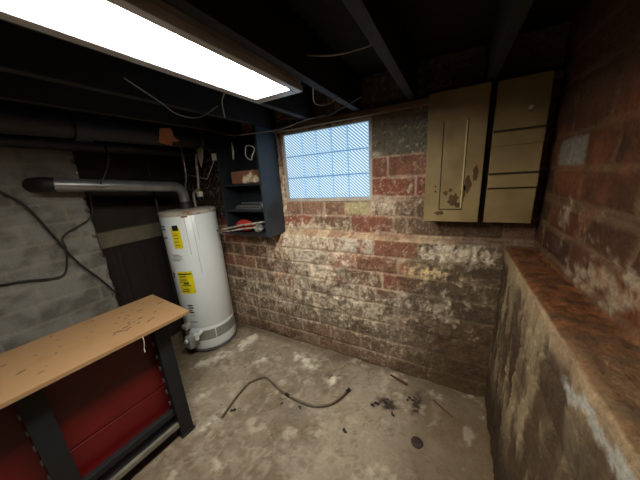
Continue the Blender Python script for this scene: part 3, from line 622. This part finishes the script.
spl(.01, 1.375, .032, .045, 1); spl(-.03, 1.415, .014, .016, 2); spl(-.008, 1.43, .012, .014, 5); spl(.035, 1.345, .018, .02, 3); spl(-.055, 1.30, .03, .016, 4); spl(.075, 1.46, .02, .05, 6); spl(.055, 1.42, .015, .06, 7); spl(.108, 1.52, .016, .05, 9)
g.build('grime_patch', M_stain, dl)
MB().tube([(-.085, 1.577, 1.455), (-.085, 1.5745, 1.455)], .005, 8).build('screw_hole', M_cabline, dl)
MB().tube([(-.084, 1.577, 1.425), (-.084, 1.5745, 1.425)], .005, 8).build('screw_hole', M_cabline, dl)
dr = MB().box(.168, .376, 1.600, 1.621, 1.245, 1.95).build('door', M_cab, cb, bevel=.003)
MB().box(.169, .375, 1.588, 1.6005, 1.435, 1.50).build('door_rail', M_cab, dr, bevel=.003)
MB().box(.169, .375, 1.592, 1.6005, 1.645, 1.71).build('door_rail', M_cab, dr, bevel=.003)
for za, zb in ((1.502, 1.512), (1.427, 1.4335), (1.712, 1.722)): MB().box(.169, .375, 1.5975, 1.6008, za, zb).build('rail_groove', M_cabline, dr)
MB().tube([(.305, 1.600, 1.805), (.305, 1.582, 1.807)], [.007, .009], 12).build('door_knob', M_white, dr, smooth='auto')

# ------------------------------------------------------------------ workbench (slightly skewed to the wall)
A = math.radians(4.2); BO = Vector((-1.302, .712, 0))
MW = Matrix.Translation(BO) @ Matrix.Rotation(-A, 4, 'Z')     # local: -x to the back, -y along the length
bn = thing('workbench', 'workbench with a stained particle board top on black steel legs', 'workbench', (-1.56, .1, 0))
W_, Ln = .46, 1.35
bt = MB().box(-W_, 0, -Ln, 0, .832, .852, MW).build('tabletop', M_ply, bn, bevel=.0015)
rg = random.Random(11); g = MB()
for k in range(46):
    cx, cy = -rg.uniform(.03, .43), -rg.uniform(.02, .75); n = 9; r0 = rg.uniform(.002, .006)*(1.6 if k < 8 else 1)
    if k < 26: cx, cy = -rg.gauss(.22, .07), -rg.gauss(.27, .10)
    el_ = rg.uniform(1, 3.2); an = rg.uniform(-.5, .5)
    P_ = []
    for j in range(n):
        t = 2*math.pi*j/n; q = r0*rg.uniform(.6, 1.2); dx, dy = q*math.cos(t), q*el_*math.sin(t)
        P_.append((cx+dx*math.cos(an)-dy*math.sin(an), cy+dx*math.sin(an)+dy*math.cos(an)))
    vs = [MW @ Vector((p[0], p[1], .8526)) for p in P_]+[MW @ Vector((p[0], p[1], .8515)) for p in P_]
    g.add(vs, [tuple(range(n))]+[(j, (j+1) % n, n+(j+1) % n, n+j) for j in range(n)])
g.build('stain_spot', M_stain, bt)['kind'] = 'stuff'
for (lx, ly) in ((-.155, -.165), (-.155, -.66), (-.455, -.165), (-.455, -.66), (-.155, -1.30), (-.455, -1.30)):
    l = MB().box(lx, lx+.06, ly, ly+.075, 0.012, .795, MW).box(lx-.008, lx+.068, ly-.005, ly+.082, 0, .014, MW).build('leg', M_leg, bn, bevel=.003)
    if lx > -.2 and ly > -.8:
        for k in range(6):
            MB().box(lx+.012, lx+.022, ly-.008, ly+.002, .25+k*.085, .275+k*.085, MW).build('slot_clip', M_slot, l)
MB().box(-.44, -.10, -1.31, -.08, .796, .831, MW).build('apron', M_leg, bn, bevel=.002)
MB().box(-.145, -.115, -1.23, -.165, .175, .215, MW).build('rail', M_leg, bn, bevel=.002)
MB().box(-.135, -.100, -1.28, -.16, .085, .115, MW).build('rail', M_rail, bn, bevel=.002)
MB().box(-.445, -.415, -1.28, -.16, .085, .115, MW).build('rail', M_leg, bn, bevel=.002)
ch = thing('storage_chest', 'red steel storage chest under the workbench top', 'chest', (-1.62, .0, .12))
MB().box(-.43, -.185, -1.22, -.125, .118, .77, MW).build('body', M_chest, ch, bevel=.006)
dd_ = MB().box(-.186, -.176, -.60, -.130, .372, .765, MW).build('door_panel', M_chest, ch, bevel=.004)
MB().box(-.186, -.178, -.60, -.130, .125, .364, MW).build('drawer_front', M_chest, ch, bevel=.004)
MB().box(-.186, -.178, -1.21, -.66, .125, .765, MW).build('door_panel', M_chest, ch, bevel=.004)
MB().box(-.43, -.12, -1.26, -.10, .116, .1175, MW).build('base_tray', M_leg, ch)
wire('bench_wire', [(-1.322, .47, .834), (-1.318, .468, .80), (-1.324, .463, .77), (-1.319, .461, .75)], .0025, M_rag, 'short pale wire dangling from the front edge of the workbench', 'wire', 4)

# ------------------------------------------------------------------ floor things
hp = [(-1.285, .757), (-1.311, .877), (-1.322, .98), (-1.319, 1.058), (-1.25, 1.144), (-1.156, 1.133), (-1.019, 1.095), (-.866, 1.085), (-.744, 1.10), (-.656, 1.157), (-.611, 1.229), (-.587, 1.304)]
hs = thing('rubber_hose', 'thin olive brown hose lying in a wave on the concrete floor', 'hose', (-.95, 1.05, 0))
MB().tube([(x, y, .009) for x, y in hp], .008, 12, smooth=8).build('tube', M_hose, hs, smooth=True)
MB().tube([(-.590, 1.295, .0095), (-.577, 1.33, .011)], .011, 12).build('fitting', M_cord, hs, smooth='auto')
MB().tube([(-.99, 1.093, .009), (-.955, 1.087, .009)], .0115, 12).build('fitting', M_cord, hs, smooth='auto')
dp = thing('floor_plug', 'small round rusty plug in the floor near the right corner', 'plug', (-.086, 1.16, 0))
MB().lathe((-.086, 1.16, -.004), [(.033, 0), (.033, .006), (.028, .009), (.005, .009)], 24).build('cap', M_plug, dp, smooth='auto')
MB().lathe((-.086, 1.16, -.004), [(.010, .009), (.009, .013), (.003, .013)], 6).build('cap_nut', M_plug, dp)
for i, (x, y, r, lab) in enumerate([(-1.268, .83, .02, 'dark curled leaf scrap lying beside the left end of the hose'), (-.488, 1.04, .02, 'dark crumpled scrap on the floor in front of the hose end'), (-.84, 1.05, .012, 'small dark crumb just right of the middle of the hose'), (-.373, 1.289, .022, 'dark debris lump left in the cluster near the wall corner'), (-.30, 1.35, .022, 'dark debris lump at the back of the cluster near the wall corner'), (-.25, 1.27, .014, 'dark debris lump at the front of the cluster near the wall corner'), (-.16, 1.43, .024, 'dark debris lump at the foot of the back wall dirt pile'), (-.98, 1.02, .010, 'small dark crumb in front of the hose bend')]):
    m_ = MB()
    for k in range(4): m_.blob((x+random.uniform(-r, r)*.8, y+random.uniform(-r, r)*.8, .003), (r*random.uniform(.3, .6), r*random.uniform(.25, .5), .005), i*7+k, n=8, rough=.35)
    tag(m_.build('debris', M_debris), lab, 'debris')
tag(MB().tube([(-.02, 1.49, .008), (.10, 1.405, .008)], [.006, .003], 6).build('wood_splinter', M_stick), 'thin brown splinter on the floor before the right corner', 'stick')
tag(MB().tube([(-.33, 1.575, .02), (-.20, 1.54, .015)], [.006, .009], 6).build('wood_splinter', M_stick), 'thin brown splinter lying along the foot of the back wall', 'stick')

for o in COL.objects:
    k = o.name.split('.')[0]
    g_ = {'metal_rod': 'rods on the bottom shelf', 'electrical_wire': 'wires strung under the joists', 'power_cord': 'black cords on the whitewashed wall', 'debris': 'dark scraps scattered on the floor', 'wood_splinter': 'wood splinters on the floor'}.get(k)
    if g_ and o.parent is None: o['group'] = g_
# ------------------------------------------------------------------ world, light, camera
w = bpy.data.worlds.new('World'); bpy.context.scene.world = w; w.use_nodes = True
w.node_tree.nodes['Background'].inputs[0].default_value = (.5, .65, .9, 1); w.node_tree.nodes['Background'].inputs[1].default_value = .5

cam = bpy.data.cameras.new('camera'); co = bpy.data.objects.new('camera', cam); COL.objects.link(co)
yaw, pitch, roll, F = -.50979958, .255638445, -.0677863390, 238.620664
f = Vector((math.sin(yaw)*math.cos(pitch), math.cos(yaw)*math.cos(pitch), -math.sin(pitch)))
r0 = Vector((math.cos(yaw), -math.sin(yaw), 0)); u0 = r0.cross(f)
r_ = math.cos(roll)*r0+math.sin(roll)*u0; u_ = -math.sin(roll)*r0+math.cos(roll)*u0
Mx = Matrix((r_, u_, -f)).transposed().to_4x4(); Mx.translation = (0, 0, 1.55); co.matrix_world = Mx
cam.sensor_fit = 'HORIZONTAL'; cam.sensor_width = 36; cam.lens = 36*F/640; cam.clip_start = .01
sc = bpy.context.scene; sc.camera = co
sc.view_settings.view_transform = 'Standard'; sc.view_settings.look = 'None'; sc.view_settings.gamma = 1; sc.view_settings.use_curve_mapping = False
sc.view_settings.exposure = .58
